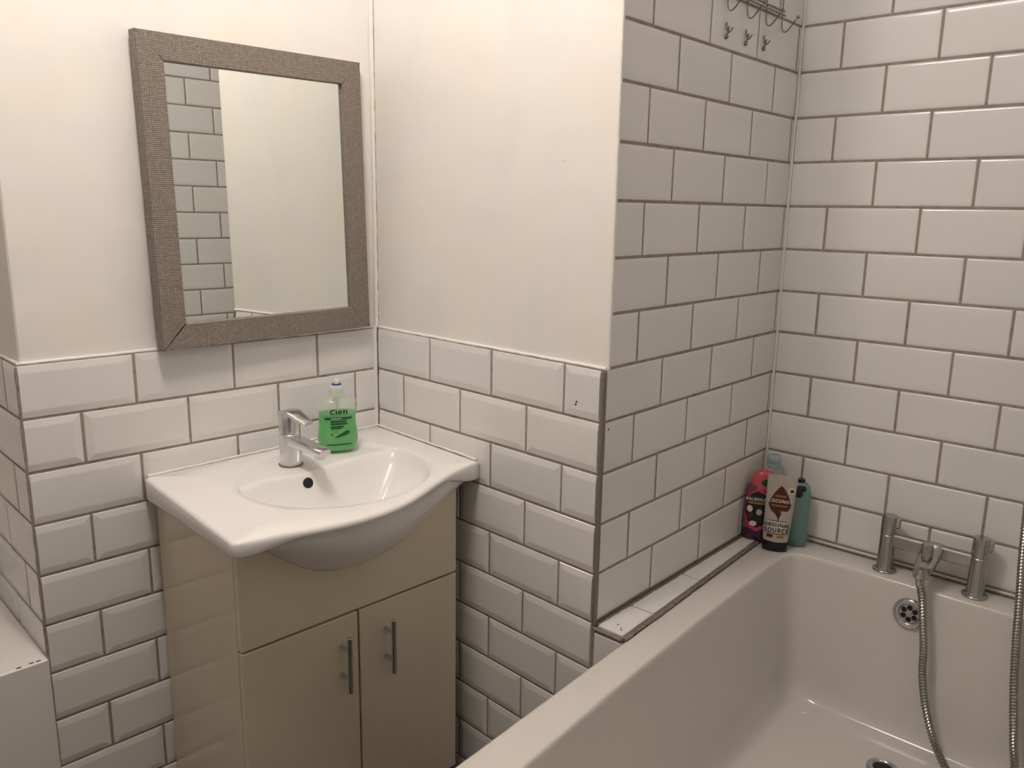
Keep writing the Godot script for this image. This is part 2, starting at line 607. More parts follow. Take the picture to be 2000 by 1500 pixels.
func tiled_walls():
	var up := Vector3(0, Y0, 0)
	var floor_y := -Y0
	var facing_left := Basis(Vector3(0, 0, 1), Vector3(0, 1, 0), Vector3(-1, 0, 0))
	# --- basin wall (behind mirror and basin)
	var a := struct("wall_back", "wall behind the washbasin, white tiled dado below cream white paint", "wall", Transform3D(Basis(), up))
	part(a, "plaster", box_mesh(Vector3(-0.780, 0.0, -0.20), Vector3(0.008, CEIL, -0.008), 0.003), M.wall_paint)
	part(a, "grout_bed", box_mesh(Vector3(-0.786, floor_y, -0.20), Vector3(0.0, 0.0, -0.0034)), M.grout)
	lay_tiles(a, -0.7885, -0.002, floor_y, 0.0, -0.5816, -0.6859, 0)
	part(a, "caulk_bead", tube(wobble(Vector3(-0.786, 0.001, -0.0055), Vector3(-0.004, 0.002, -0.0060), 0.0005), 0.0036, 8), M.caulk)
	part(a, "caulk_corner", tube(wobble(Vector3(-0.003, -0.262, -0.002), Vector3(-0.003, 0.004, -0.002), 0.0004), 0.0058, 8), M.caulk)
	part(a, "paint_fillet", tube(wobble(Vector3(0.004, 0.0, -0.004), Vector3(0.004, CEIL, -0.004), 0.0005), 0.0055, 8), M.wall_paint)
	# --- return of the basin wall into the recess on the left
	var e := struct("wall_recess", "short tiled return wall at the far left edge", "wall", Transform3D(facing_left, up + Vector3(-0.7885, 0, -0.5)))
	part(e, "plaster", box_mesh(Vector3(0.0, 0.0, -0.12), Vector3(0.470, CEIL, -0.0085)), M.wall_paint)
	part(e, "grout_bed", box_mesh(Vector3(0.0, floor_y, -0.12), Vector3(0.496, 0.0, -0.0034)), M.grout)
	lay_tiles(e, 0.0, 0.4985, -0.60, 0.0, 0.40, 0.30, 0)
	part(e, "caulk_bead", tube(wobble(Vector3(0.0, 0.001, -0.0055), Vector3(0.497, 0.002, -0.0060), 0.0005), 0.0036, 8), M.caulk)
	part(a, "corner_joint", ragged_v(Vector3(-0.7885, -0.575, -0.0012), Vector3(-0.7885, -0.004, -0.0012), 0.0022, 0.0006), M.grout)
	# --- niche side wall
	var b := struct("wall_right", "painted niche side wall with tiled dado, right of the mirror", "wall", Transform3D(facing_left, up))
	part(b, "plaster", box_mesh(Vector3(0.0, 0.0, -0.03), Vector3(LB - 0.006, CEIL, -0.008)), M.wall_paint)
	part(b, "plaster_edge", box_mesh(Vector3(LB - 0.006, 0.0, -0.0135), Vector3(LB + 0.0060, CEIL, -0.008)), M.wall_paint)
	part(b, "grout_bed", box_mesh(Vector3(0.0, floor_y, -0.03), Vector3(LB - 0.006, 0.0, -0.0034)), M.grout)
	lay_tiles(b, 0.003, LB - 0.004, floor_y, 0.0, 0.2046, 0.1038, 0)
	part(b, "caulk_bead", tube(wobble(Vector3(0.004, 0.001, -0.0055), Vector3(LB + 0.002, 0.002, -0.0060), 0.0005), 0.0036, 8), M.caulk)
	part(b, "edge_bead", tube(wobble(Vector3(LB + 0.004, 0.0, -0.0095), Vector3(LB + 0.004, CEIL, -0.0095), 0.0003), 0.0028, 8), M.gloss_paint)
	for c in [Vector2(0.655, -0.071), Vector2(0.6535, -0.0765)]:
		part(b, "chip_mark", lathe(cyl_prof(0.0022, -0.0006, 0.0006, 0.0003), 7, turned(c.x, c.y, 0.0001, PI / 2)), M.dark_chip)
	part(b, "filler_spot", lathe(cyl_prof(0.0032, -0.001, 0.0007, 0.0006), 9, turned(0.600, 0.383, -0.008, PI / 2)), M.caulk)
	# --- corner strip between niche and alcove
	var tm := struct("trim_1", "grey metal tile trim on the outer corner beside the bath", "trim", Transform3D(Basis(), up + Vector3(0, 0, LB)))
	part(tm, "strip", box_mesh(Vector3(-0.0015, -0.520, -0.0045), Vector3(0.0095, -0.002, 0.0030), 0.0015), M.metal_trim)
	# --- alcove walls
	var c_ := struct("wall_alcove", "dim tiled alcove wall with hooks, between niche and bath tap wall", "wall", Transform3D(al.basis, al.origin + up))
	part(c_, "grout_bed", box_mesh(Vector3(0.014, floor_y, -0.03), Vector3(LC + 0.1, CEIL, -0.0022)), M.grout)
	lay_tiles(c_, 0.0105, LC - 0.002, -5 * PITCH - 0.0001, CEIL, 0.2099, 0.1142, 1)
	part(c_, "caulk_corner", tube(wobble(Vector3(LC - 0.002, -0.51, 0.002), Vector3(LC - 0.002, CEIL, 0.002), 0.0003), 0.0036, 8), M.caulk)
	part(c_, "chip_mark", lathe(cyl_prof(0.0024, -0.0006, 0.0006, 0.0003), 7, turned(0.024, -0.118, 0.0001, PI / 2)), M.dark_chip)
	var d := struct("wall_end", "tiled wall above the bath taps", "wall", Transform3D(al.basis * facing_left, al * Vector3(LC, Y0, 0)))
	part(d, "grout_bed", box_mesh(Vector3(-0.08, floor_y, -0.12), Vector3(ZF + 0.1, CEIL, -0.0022)), M.grout)
	lay_tiles(d, 0.002, ZF - 0.002, -0.60, CEIL, 0.1998, 0.0975, 1)
	part(d, "sealant", ragged(Vector3(0.05, -0.5235, 0.002), Vector3(0.84, -0.5235, 0.002), 0.0040, 0.0012), M.dirty_sealant)
	var fb := Basis(Vector3(-1, 0, 0), Vector3(0, 1, 0), Vector3(0, 0, -1))
	var f := struct("wall_bath_side", "tiled wall along the far side of the bath, seen in the mirror", "wall", Transform3D(al.basis * fb, al * Vector3(LC, Y0, ZF)))
	part(f, "grout_bed", box_mesh(Vector3(-0.1, floor_y, -0.12), Vector3(1.66, CEIL, -0.0022)), M.grout)
	# u runs towards the door: u = LC - x
	lay_tiles(f, 0.002, 1.66, -0.60, CEIL, fposmod(LC - 0.306, TW), fposmod(LC - 0.413, TW), 1)
	# doorway end of the long bath wall
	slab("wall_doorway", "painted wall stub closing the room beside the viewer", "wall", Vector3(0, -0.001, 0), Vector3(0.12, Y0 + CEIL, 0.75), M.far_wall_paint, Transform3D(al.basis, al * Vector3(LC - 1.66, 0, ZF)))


func wobble(a: Vector3, b: Vector3, amount: float) -> Array:
	var n := maxi(8, int(a.distance_to(b) / 0.012))
	var out := []
	for i in n + 1:
		var p := a.lerp(b, i / float(n))
		if i > 0 and i < n:
			p += Vector3(rng.randf_range(-amount, amount), rng.randf_range(-amount, amount), rng.randf_range(-amount, amount))
		out.append(p)
	return out


func bath_edge(x: float) -> float:
	return 0.0735 - 0.0445 * x


func ledge():
	var t := struct("wall_ledge", "narrow white tiled ledge with dirty joints between alcove wall and bath", "ledge", Transform3D(al.basis, al.origin + Vector3(0, Y0, 0)))
	var st := start()
	var rings := []
	for q in [[0.004, 0.0], [LC, 0.0]]:
		var zf: float = bath_edge(q[0]) - 0.006
		rings.append(PackedVector3Array([Vector3(q[0], -Y0, -0.02), Vector3(q[0], -0.5245, -0.02), Vector3(q[0], -0.5245, zf), Vector3(q[0], -Y0, zf)]))
	for i in 4:
		var j := (i + 1) % 4
		st.set_smooth_group(-1)
		quad(st, rings[0][i], rings[0][j], rings[1][j], rings[1][i])
	quad(st, rings[0][3], rings[0][2], rings[0][1], rings[0][0])
	part(t, "grout_bed", done(st), M.grout)
	var cuts := [0.006, 0.125, 0.3325, 0.540, 0.747]
	for i in 4:
		var x0: float = cuts[i] + 0.002
		var x1: float = cuts[i + 1] - 0.002
		var s2 := start()
		var r := []
		for q in [[0.0, -0.5240], [0.0, -0.5185], [0.0012, -0.5172]]:
			var ins: float = q[0]
			r.append(PackedVector3Array([Vector3(x0 + ins, q[1], 0.0065 + ins), Vector3(x0 + ins, q[1], bath_edge(x0) - 0.0075 - ins), Vector3(x1 - ins, q[1], bath_edge(x1) - 0.0075 - ins), Vector3(x1 - ins, q[1], 0.0065 + ins)]))
		for k in 2:
			for j in 4:
				s2.set_smooth_group(-1)
				var jj := (j + 1) % 4
				quad(s2, r[k][j], r[k][jj], r[k + 1][jj], r[k + 1][j])
		quad(s2, r[2][0], r[2][1], r[2][2], r[2][3])
		part(t, "tile", done(s2), M.tile_2)
	# dirty sealant runs: wall foot, bath side, and the broken front edge
	part(t, "sealant", ragged(Vector3(0.008, -0.5175, 0.0048), Vector3(LC - 0.004, -0.5175, 0.0040), 0.0042, 0.0009), M.dirty_sealant)
	part(t, "sealant", ragged(Vector3(0.004, -0.5232, bath_edge(0.0) - 0.0022), Vector3(LC - 0.003, -0.5232, bath_edge(LC) - 0.0022), 0.0072, 0.0016), M.dirty_sealant)
	part(t, "edge_strip", ragged(Vector3(0.001, -0.5230, 0.004), Vector3(0.001, -0.5230, bath_edge(0.0) - 0.004), 0.0062, 0.0012), M.dirty_sealant)
	part(t, "edge_strip", box_mesh(Vector3(-0.002, -0.5250, 0.002), Vector3(0.0015, -0.5195, bath_edge(0.0) - 0.006), 0.001), M.metal_trim)
	# narrow tiles on the end of the ledge, facing the niche
	var y := -0.5305
	for i in 6:
		var h := 0.085 if i == 0 else PITCH
		if y - h < -Y0:
			h = y + Y0
		part(t, "tile", box_mesh(Vector3(-0.0035, y - h + JOINT, 0.006), Vector3(0.006, y, bath_edge(0.0) - 0.004), 0.001), M.tile_1)
		y -= h
	for p in [Vector3(0.036, -0.517, 0.035), Vector3(0.028, -0.517, 0.048), Vector3(0.022, -0.517, 0.053)]:
		part(t, "chip_mark", lathe(cyl_prof(0.0018, -0.0004, 0.0004, 0.0002), 6, shift(p.x, p.y, p.z)), M.dark_chip)
	# painted boxing left of the basin wall
	var bx := struct("wall_boxing", "scuffed white painted pipe boxing in the bottom left corner", "boxing", Transform3D(Basis(), Vector3(-0.80, Y0, 0)))
	part(bx, "casing", box_mesh(Vector3(-0.50, -Y0, -0.49), Vector3(0.0115, -0.579, 0.0075), 0.003), M.gloss_paint)
	part(bx, "upstand", box_mesh(Vector3(-0.50, -0.579, -0.49), Vector3(-0.0735, -0.535, 0.004), 0.003), M.gloss_paint)
	for p in [Vector3(-0.006, -0.5785, 0.003), Vector3(-0.018, -0.5785, 0.002), Vector3(-0.040, -0.5785, 0.004)]:
		part(bx, "chip_mark", box_mesh(p - Vector3(0.004, 0.0008, 0.0012), p + Vector3(0.004, 0.0008, 0.0012), 0.0004), M.dark_chip)


func ragged(a: Vector3, b: Vector3, r: float, rough: float) -> ArrayMesh:
	# an uneven bead of sealant
	var n := int(a.distance_to(b) / 0.006)
	var rings := []
	var d := (b - a).normalized()
	var side := d.cross(Vector3.UP).normalized()
	var drift := 0.0
	for i in n + 1:
		drift = clampf(drift + rng.randf_range(-0.0006, 0.0006), -rough, rough)
		var p := a.lerp(b, i / float(n)) + side * drift
		var w := r + rng.randf_range(-rough, rough) * 0.7
		var rg := PackedVector3Array()
		for j in 8:
			var t := TAU * j / 8
			rg.append(p + side * cos(t) * w + Vector3.UP * sin(t) * w * 0.42)
		rings.append(rg)
	return loft(rings, true, true)


func ragged_v(a: Vector3, b: Vector3, r: float, rough: float) -> ArrayMesh:
	var n := int(a.distance_to(b) / 0.008)
	var rings := []
	for i in n + 1:
		var p := a.lerp(b, i / float(n)) + Vector3(rng.randf_range(-rough, rough), 0, rng.randf_range(-rough, rough))
		var w := r + rng.randf_range(-rough, rough) * 0.7
		var rg := PackedVector3Array()
		for j in 8:
			var t := TAU * j / 8
			rg.append(p + Vector3(cos(t) * w, 0, sin(t) * w))
		rings.append(rg)
	return loft(rings, true, true)


# ============================================================ bath
func contour(p: Array, r: float, y: float, bow := 0.0) -> PackedVector3Array:
	# rounded quadrilateral p[0..3] (x,z), sides cut in 10, corners in 8
	var out := PackedVector3Array()
	for i in 4:
		var c: Vector2 = p[i]
		var prev: Vector2 = p[(i + 3) % 4]
		var next: Vector2 = p[(i + 1) % 4]
		var di := (prev - c).normalized()
		var dn := (next - c).normalized()
		var a := c + di * r
		var b := c + dn * r
		for k in 9:
			var t := k / 8.0
			# quadratic blend close to an arc
			var q := a * (1 - t) * (1 - t) + c * 2 * t * (1 - t) * 0.94 + (a + b) * 0.5 * 2 * t * (1 - t) * 0.06 + b * t * t
			out.append(Vector3(q.x, y, q.y))
		var na := next - dn * r
		for k in range(1, 10):
			var t := k / 10.0
			var q := b.lerp(na, t)
			if i == 3:
				q.y -= bow * 4 * t * (1 - t)
			out.append(Vector3(q.x, y, q.y))
	return out


func bathtub():
	var t := thing("bathtub", "white acrylic bath with a square rim along the tiled ledge", "bathtub", al)
	var o := [Vector2(LC - 0.003, bath_edge(LC)), Vector2(LC - 0.003, 0.845), Vector2(-0.95, 0.845), Vector2(-0.95, bath_edge(-0.95))]
	var inn := [Vector2(0.655, 0.122), Vector2(0.655, 0.765), Vector2(-0.87, 0.765), Vector2(-0.87, 0.213)]
	var bot := [Vector2(0.600, 0.195), Vector2(0.600, 0.70), Vector2(-0.70, 0.70), Vector2(-0.70, 0.262)]
	var inset := func(p: Array, d: float) -> Array:
		return [p[0] + Vector2(-d, d), p[1] + Vector2(-d, -d), p[2] + Vector2(d, -d), p[3] + Vector2(d, d)]
	var T := Y0 - 0.525
	var rings := []
	for q in [[0.03, 0.0], [0.03, T - 0.045], [0.004, T - 0.042], [0.0, T - 0.038], [0.0, T - 0.006], [0.0015, T - 0.0015], [0.006, T]]:
		rings.append(contour(inset.call(o, q[0]), 0.006, q[1]))
	for q in [[-0.007, 0.0, 0.066], [-0.004, -0.0006, 0.063], [-0.0018, -0.002, 0.061], [-0.0004, -0.0045, 0.060], [0.001, -0.011, 0.060]]:
		rings.append(contour(inset.call(inn, q[0]), q[2], T + q[1], 0.016))
	var depth := 0.36
	for i in range(1, 19):
		var s := i / 18.0
		# walls drop almost straight, then a round fillet runs into the floor
		var k: float
		var dy: float
		if s < 0.55:
			var w := s / 0.55
			k = w * 0.42
			dy = lerpf(0.011, depth * 0.78, w)
		else:
			var w := (s - 0.55) / 0.45
			k = 0.42 + 0.58 * (1 - cos(w * PI / 2))
			dy = depth * 0.78 + depth * 0.22 * sin(w * PI / 2)
		var p := []
		for j in 4:
			p.append(inn[j].lerp(bot[j], k))
		rings.append(contour(p, lerpf(0.060, 0.058, k), T - dy, 0.016 * (1 - k)))
	for q in [0.06, 0.14, 0.22]:
		var p := []
		for j in 4:
			p.append(bot[j].lerp(Vector2(0.30 if j < 2 else -0.35, 0.44), q / 0.24))
		rings.append(contour(p, lerpf(0.058, 0.004, q / 0.22), T - depth - 0.004 * q / 0.22))
	part(t, "shell", loft(rings, false, true, true, {3: true}), M.acrylic)
	# overflow on the tap end
	var ov := part(t, "overflow", lathe([Vector2(0.0, 0.0), Vector2(0.021, 0.0), Vector2(0.021, 0.0), Vector2(0.023, 0.003), Vector2(0.025, 0.0045), Vector2(0.030, 0.004), Vector2(0.035, 0.0005), Vector2(0.035, -0.004)], 40), M.bright_chrome, Transform3D(Basis.from_euler(Vector3(0, 0, PI / 2 - 0.10)), Vector3(0.645, Y0 - 0.588, 0.4115)))
	for i in 6:
		var a := TAU * i / 6.0
		part(ov, "hole", lathe(cyl_prof(0.0062, -0.002, 0.0006, 0.0002), 16, shift(cos(a) * 0.0135, 0, sin(a) * 0.0135)), M.hole_dark)
	part(ov, "screw", lathe([Vector2(0.0, 0.003), Vector2(0.003, 0.0025), Vector2(0.0045, 0.001), Vector2(0.0045, -0.002)], 16), M.bright_chrome)
	# waste in the floor
	var wa := part(t, "waste", lathe([Vector2(0.0, 0.001), Vector2(0.020, 0.001), Vector2(0.020, 0.001), Vector2(0.022, 0.0045), Vector2(0.026, 0.0055), Vector2(0.032, 0.003), Vector2(0.034, 0.0), Vector2(0.034, -0.004)], 40), M.bright_chrome, shift(0.487, T - depth + 0.0005, 0.437))
	part(wa, "plug_hole", lathe(cyl_prof(0.0195, -0.003, 0.0018, 0.0005), 32), M.hole_dark)


# ============================================================ vanity
func vanity():
	var t := thing("vanity_cabinet", "cream gloss two-door vanity cabinet under the washbasin", "cabinet", shift(-0.305, 0, 0))
	var x0 := -0.257
	var x1 := 0.257
	var zf := 0.358
	for s in [[x0, x0 + 0.016], [x1 - 0.016, x1]]:
		part(t, "side_panel", box_mesh(Vector3(s[0], 0.0, 0.004), Vector3(s[1], Y0 - 0.299, zf - 0.0175), 0.001), M.cream_gloss)
	part(t, "back_panel", box_mesh(Vector3(x0 + 0.016, 0.06, 0.004), Vector3(x1 - 0.016, Y0 - 0.310, 0.010)), M.cream_edge)
	part(t, "bottom_panel", box_mesh(Vector3(x0 + 0.016, 0.073, 0.010), Vector3(x1 - 0.016, 0.089, zf - 0.0178)), M.cream_edge)
	part(t, "gap_backing", box_mesh(Vector3(x0 + 0.004, 0.06, zf - 0.0176), Vector3(x1 - 0.004, Y0 - 0.47, zf - 0.0160)), M.carcass_shadow_gap)
	# fixed front panel, cut away at the top round the belly of the basin
	var cols := []
	for i in 41:
		var f := i / 40.0
		var x := lerpf(x0, x1, f)
		var b := 0.0014 if i > 0 and i < 40 else 0.0
		var top := minf(Y0 - 0.300, Y0 - 0.2615 + curve_at(BELLY, x - 0.305) + 0.014)
		var zb := zf - (0.0 if b > 0.0 else 0.0014)
		cols.append(PackedVector3Array([Vector3(x, Y0 - 0.5085, zf - 0.0155), Vector3(x, Y0 - 0.5085, zb - 0.0014), Vector3(x, Y0 - 0.5071, zb), Vector3(x, top, zb), Vector3(x, top, zf - 0.0155)]))
	var ps := start()
	for i in 40:
		ps.set_smooth_group(-1)
		for j in 5:
			var k := (j + 1) % 5
			quad(ps, cols[i][j], cols[i + 1][j], cols[i + 1][k], cols[i][k])
	for e in [0, 40]:
		var c: PackedVector3Array = cols[e]
		outward(ps, [c[0], c[1], c[2]], Vector3(0, 0.7, 0.35))
		outward(ps, [c[0], c[2], c[3], c[4]], Vector3(0, 0.7, 0.35))
	part(t, "front_panel", done(ps), M.cream_gloss)
	var split := -0.0055
	var doors := [[x0, split - 0.0022, -0.047], [split + 0.0022, x1, 0.0605]]
	for q in doors:
		var dr := part(t, "door", box_mesh(Vector3(q[0], 0.075, zf - 0.0155), Vector3(q[1], Y0 - 0.5135, zf), 0.0014), M.cream_gloss)
		part(dr, "handle", lathe(cyl_prof(0.0057, 0.0, 0.121, 0.0008), 24, shift(q[2], Y0 - 0.667, zf + 0.030)), M.bright_chrome, Transform3D(), "chrome bar handle")
		for y in [-0.5755, -0.6385]:
			part(dr, "handle_post", lathe(cyl_prof(0.0045, 0.0, 0.030, 0.0004), 16, turned(q[2], Y0 + y, zf - 0.0005, PI / 2)), M.bright_chrome)
	part(t, "plinth", box_mesh(Vector3(x0 + 0.005, 0.0, 0.02), Vector3(x1 - 0.005, 0.072, zf - 0.04)), M.cream_edge)


# ============================================================ washbasin
const FRONT := [Vector2(-0.600, 0.424), Vector2(-0.564, 0.4365), Vector2(-0.510, 0.4475), Vector2(-0.4507, 0.4645), Vector2(-0.3833, 0.4765), Vector2(-0.3147, 0.4760), Vector2(-0.2577, 0.4640), Vector2(-0.1842, 0.4345), Vector2(-0.122, 0.4083), Vector2(-0.0554, 0.3892), Vector2(-0.003, 0.3825)]
const BELLY := [Vector2(-0.60, -0.030), Vector2(-0.5696, -0.040), Vector2(-0.5066, -0.068), Vector2(-0.4665, -0.099), Vector2(-0.4247, -0.129), Vector2(-0.3803, -0.148), Vector2(-0.3336, -0.156), Vector2(-0.2335, -0.150), Vector2(-0.1525, -0.122), Vector2(-0.0813, -0.082), Vector2(-0.037, -0.056), Vector2(-0.003, -0.043)]


func basin_height(x: float, z: float) -> float:
	# depth of the basin surface inside the oval, relative to the rim plane
	var ex := (x + 0.276) / 0.205
	var ez := (z - 0.232) / 0.198
	var r := sqrt(ex * ex + ez * ez)
	var de := maxf(0.0, (1.0 - r) * 0.2)
	# deck line: straight at the back, pushed forward a little round the tap
	var line := 0.168 + 0.016 * exp(-pow((x + 0.312) / 0.05, 2.0))
	var dd := (z - line) * 1.75
	var d := minf(de, dd)
	# soft minimum, so that the rims meet in a round corner
	var k := 0.05
	var hh := clampf(0.5 + 0.5 * (dd - de) / k, 0.0, 1.0)
	d = lerpf(dd, de, hh) - k * hh * (1.0 - hh)
	var recess := -0.0055 * smoothstep(0.0, 0.010, de)
	var p := clampf((d + 0.004) / 0.19, 0.0, 1.0)
	return recess - 0.132 * sin(p * PI / 2) * smoothstep(0.0, 0.12, p)


func edge_depth(p: Vector2) -> float:
	var f := smoothstep(0.030, 0.004, curve_at(FRONT, p.x) - p.y)
	var side := lerpf(0.050, 0.031, clampf(p.y / 0.40, 0.0, 1.0)) if p.x < -0.30 else 0.043
	return lerpf(side, 0.0145, f * smoothstep(-0.600, -0.470, p.x) * (1.0 - smoothstep(-0.13, -0.004, p.x)))


func washbasin():
	var basis := Basis.from_euler(Vector3(0.013, 0, 0.0138))
	var t := thing("washbasin", "white ceramic washbasin with bowed front on the cream cabinet", "washbasin", Transform3D(basis, Vector3(0, Y0 - 0.249, 0)))
	var outline := PackedVector2Array([Vector2(-0.003, 0.0015), Vector2(-0.577, 0.0015)])
	outline.append(Vector2(-0.5825, 0.006))
	outline.append(Vector2(-0.5995, 0.418))
	for i in 61:
		var x := lerpf(-0.596, -0.003, i / 60.0)
		outline.append(Vector2(x, curve_at(FRONT, x)))
	var c := Vector2(-0.276, 0.250)
	var angles := []
	for i in 144:
		angles.append(TAU * i / 144.0)
	for v in [outline[0], outline[1], outline[2], outline[3], outline[4], outline[outline.size() - 1]]:
		angles.append(fposmod((v - c).angle(), TAU))
	angles.sort()
	var rim := PackedVector2Array()
	var oval := PackedVector2Array()
	for a in angles:
		var d := Vector2.from_angle(a)
		var best := 9.0
		for i in outline.size():
			var hit = Geometry2D.segment_intersects_segment(c, c + d * 2.0, outline[i], outline[(i + 1) % outline.size()])
			if hit != null:
				best = minf(best, c.distance_to(hit))
		rim.append(c + d * best)
		# oval in the same direction
		var lo := 0.0
		var hi := 0.5
		for k in 30:
			var m := (lo + hi) / 2
			var q := c + d * m
			if pow((q.x + 0.276) / 0.205, 2) + pow((q.y - 0.232) / 0.198, 2) < 1.0:
				lo = m
			else:
				hi = m
		oval.append(c + d * lo)
	var rings := []
	var mk := func(f: Callable) -> PackedVector3Array:
		var r := PackedVector3Array()
		for i in rim.size():
			r.append(f.call(i))
		return r
	var inset := func(i: int, d: float) -> Vector2:
		return rim[i] + (c - rim[i]).normalized() * d
	# the edge is thick at the sides and a thin rolled lip along the bowed front
	for q in [[0.022, 1.0, 0.0], [0.010, 1.0, 0.0], [0.0025, 0.97, 0.0], [0.0, 0.86, 0.0], [0.0, 0.0, -0.0070], [0.0012, 0.0, -0.0042], [0.0040, 0.0, -0.0015], [0.0085, 0.0, 0.0]]:
		rings.append(mk.call(func(i):
			var v: Vector2 = inset.call(i, q[0])
			return Vector3(v.x, -q[1] * edge_depth(rim[i]) + q[2], v.y)))
	rings.append(mk.call(func(i):
		var v: Vector2 = oval[i].lerp(rim[i], 0.12)
		return Vector3(v.x, 0.0, v.y)))
	rings.append(mk.call(func(i): return Vector3(oval[i].x, 0.0, oval[i].y)))
	var steps := 46
	for s in range(1, steps):
		var k := 1.0 - s / float(steps)
		rings.append(mk.call(func(i):
			var v: Vector2 = c + Vector2(0, 0.04 * (1 - k)) + (oval[i] - c) * k
			return Vector3(v.x, basin_height(v.x, v.y), v.y)))
	part(t, "bowl_top", loft(rings, false, true), M.ceramic)
	# bowed apron: the belly of the bowl in front of the cabinet
	var cols := []
	for i in 73:
		var x := lerpf(-0.5915, -0.0035, i / 72.0)
		var z := curve_at(FRONT, x)
		var yb := curve_at(BELLY, x)
		var col := PackedVector3Array()
		for k in 17:
			var s := k / 16.0
			var y := lerpf(-0.009, yb, pow(s, 0.92))
			var zz := lerpf(z - 0.0045, 0.357, pow(s, 1.75)) - 0.006 * smoothstep(0.0, 0.14, s) * (1.0 - smoothstep(0.14, 0.6, s))
			col.append(Vector3(x, y, zz))
		col.append(Vector3(x, yb + 0.004, 0.340))
		cols.append(col)
	part(t, "apron", loft(cols, true, true, false), M.ceramic)
	# overflow hole on the back slope of the bowl
	var oz := 0.1925
	var oy := basin_height(-0.318, oz)
	var slope := (basin_height(-0.318, oz + 0.004) - basin_height(-0.318, oz - 0.004)) / 0.008
	var n := Vector3(0, 1, -slope).normalized()
	var ob := Basis(Vector3.RIGHT, n, Vector3.RIGHT.cross(n))
	part(t, "overflow_hole", lathe([Vector2(0.0, 0.0004), Vector2(0.0098, 0.0006), Vector2(0.0112, 0.0002), Vector2(0.0112, -0.004)], 28), M.hole_dark, Transform3D(ob, Vector3(-0.318, oy, oz) + n * 0.0014), "dark round overflow hole")
	part(t, "waste", lathe([Vector2(0.0, 0.004), Vector2(0.016, 0.0035), Vector2(0.018, 0.002), Vector2(0.024, 0.003), Vector2(0.031, 0.0005), Vector2(0.031, -0.003)], 32), M.bright_chrome, shift(-0.276, basin_height(-0.276, 0.30) + 0.001, 0.30))
	# a rusty ring and a mouldy spot where the right end meets the wall
	part(t, "rust_mark", lathe([Vector2(0.0026, -0.0008), Vector2(0.0030, 0.0006), Vector2(0.0042, 0.0006), Vector2(0.0046, -0.0008)], 16, turned(-0.0055, -0.012, 0.3815, PI / 2)), M.rust)
	part(t, "mould_mark", lathe(cyl_prof(0.0040, -0.001, 0.0008, 0.0004), 9, turned(-0.0050, -0.036, 0.3800, PI / 2)), M.dark_chip)
	# sealant along the two walls
	part(t, "sealant", tube(wobble(Vector3(-0.575, 0.001, 0.003), Vector3(-0.004, 0.001, 0.003), 0.0008), 0.0030, 8), M.caulk)
	part(t, "sealant", tube(wobble(Vector3(-0.0025, 0.001, 0.004), Vector3(-0.0025, 0.001, 0.372), 0.0008), 0.0030, 8), M.caulk)


# ============================================================ mirror
func mirror():
	var b := Basis(Vector3.UP, deg_to_rad(1.4624)) * Basis(Vector3.RIGHT, deg_to_rad(-0.8838)) * Basis(Vector3.BACK, deg_to_rad(0.7))
	var at := Vector3(-0.2905, Y0 + 0.3065, 0.028)
	var t := thing("wall_mirror", "rectangular mirror in a champagne mosaic frame above the basin", "mirror", Transform3D(b, at))
	var W := 0.251
	var H := 0.3005
	var f := 0.051
	# four mitred rails
	var corners := [[Vector2(-W, H), Vector2(W, H)], [Vector2(W, H), Vector2(W, -H)], [Vector2(W, -H), Vector2(-W, -H)], [Vector2(-W, -H), Vector2(-W, H)]]
	var backs := [0.0, 0.0, 0.0, 0.0]
	for i in 4:
		var a: Vector2 = corners[i][0]
		var e: Vector2 = corners[i][1]
		var ai := a - Vector2(signf(a.x), signf(a.y)) * f
		var ei := e - Vector2(signf(e.x), signf(e.y)) * f
		var d := (e - a).normalized()
		# the joint at the lower left corner has opened
		var ga: float = 0.0021 if i == 3 else 0.0
		var ge: float = 0.0021 if i == 2 else 0.0
		a += d * ga; ai += d * ga
		e -= d * ge; ei -= d * ge
		var nn := Vector2(d.y, -d.x)
		var r := []
		for q in [[0.0, -0.026], [0.0, -0.002], [0.0015, 0.0]]:
			var k: Vector2 = nn * q[0]
			var ka: Vector2 = d * q[0]
			r.append(PackedVector3Array([v3(a + k, q[1]), v3(e + k, q[1]), v3(ei - k, q[1]), v3(ai - k, q[1])]))
		var st := start()
		st.set_smooth_group(-1)
		for m in 2:
			for j in 4:
				var jj := (j + 1) % 4
				outward(st, [r[m][j], r[m][jj], r[m + 1][jj], r[m + 1][j]], v3((a + ei) / 2, -0.012))
		outward(st, [r[2][0], r[2][1], r[2][2], r[2][3]], v3((a + ei) / 2, -0.05))
		outward(st, [r[0][0], r[0][1], r[0][2], r[0][3]], v3((a + ei) / 2, 0.05))
		part(t, "frame_rail", done(st), M.mosaic)
	part(t, "glass", box_mesh(Vector3(-W + f - 0.004, -H + f - 0.004, -0.013), Vector3(W - f + 0.004, H - f + 0.004, -0.009)), M.mirror_glass)
	part(t, "backing", box_mesh(Vector3(-W + 0.01, -H + 0.01, -0.025), Vector3(W - 0.01, H - 0.01, -0.0135)), M.dark_band)


func v3(p: Vector2, z: float) -> Vector3:
	return Vector3(p.x, p.y, z)


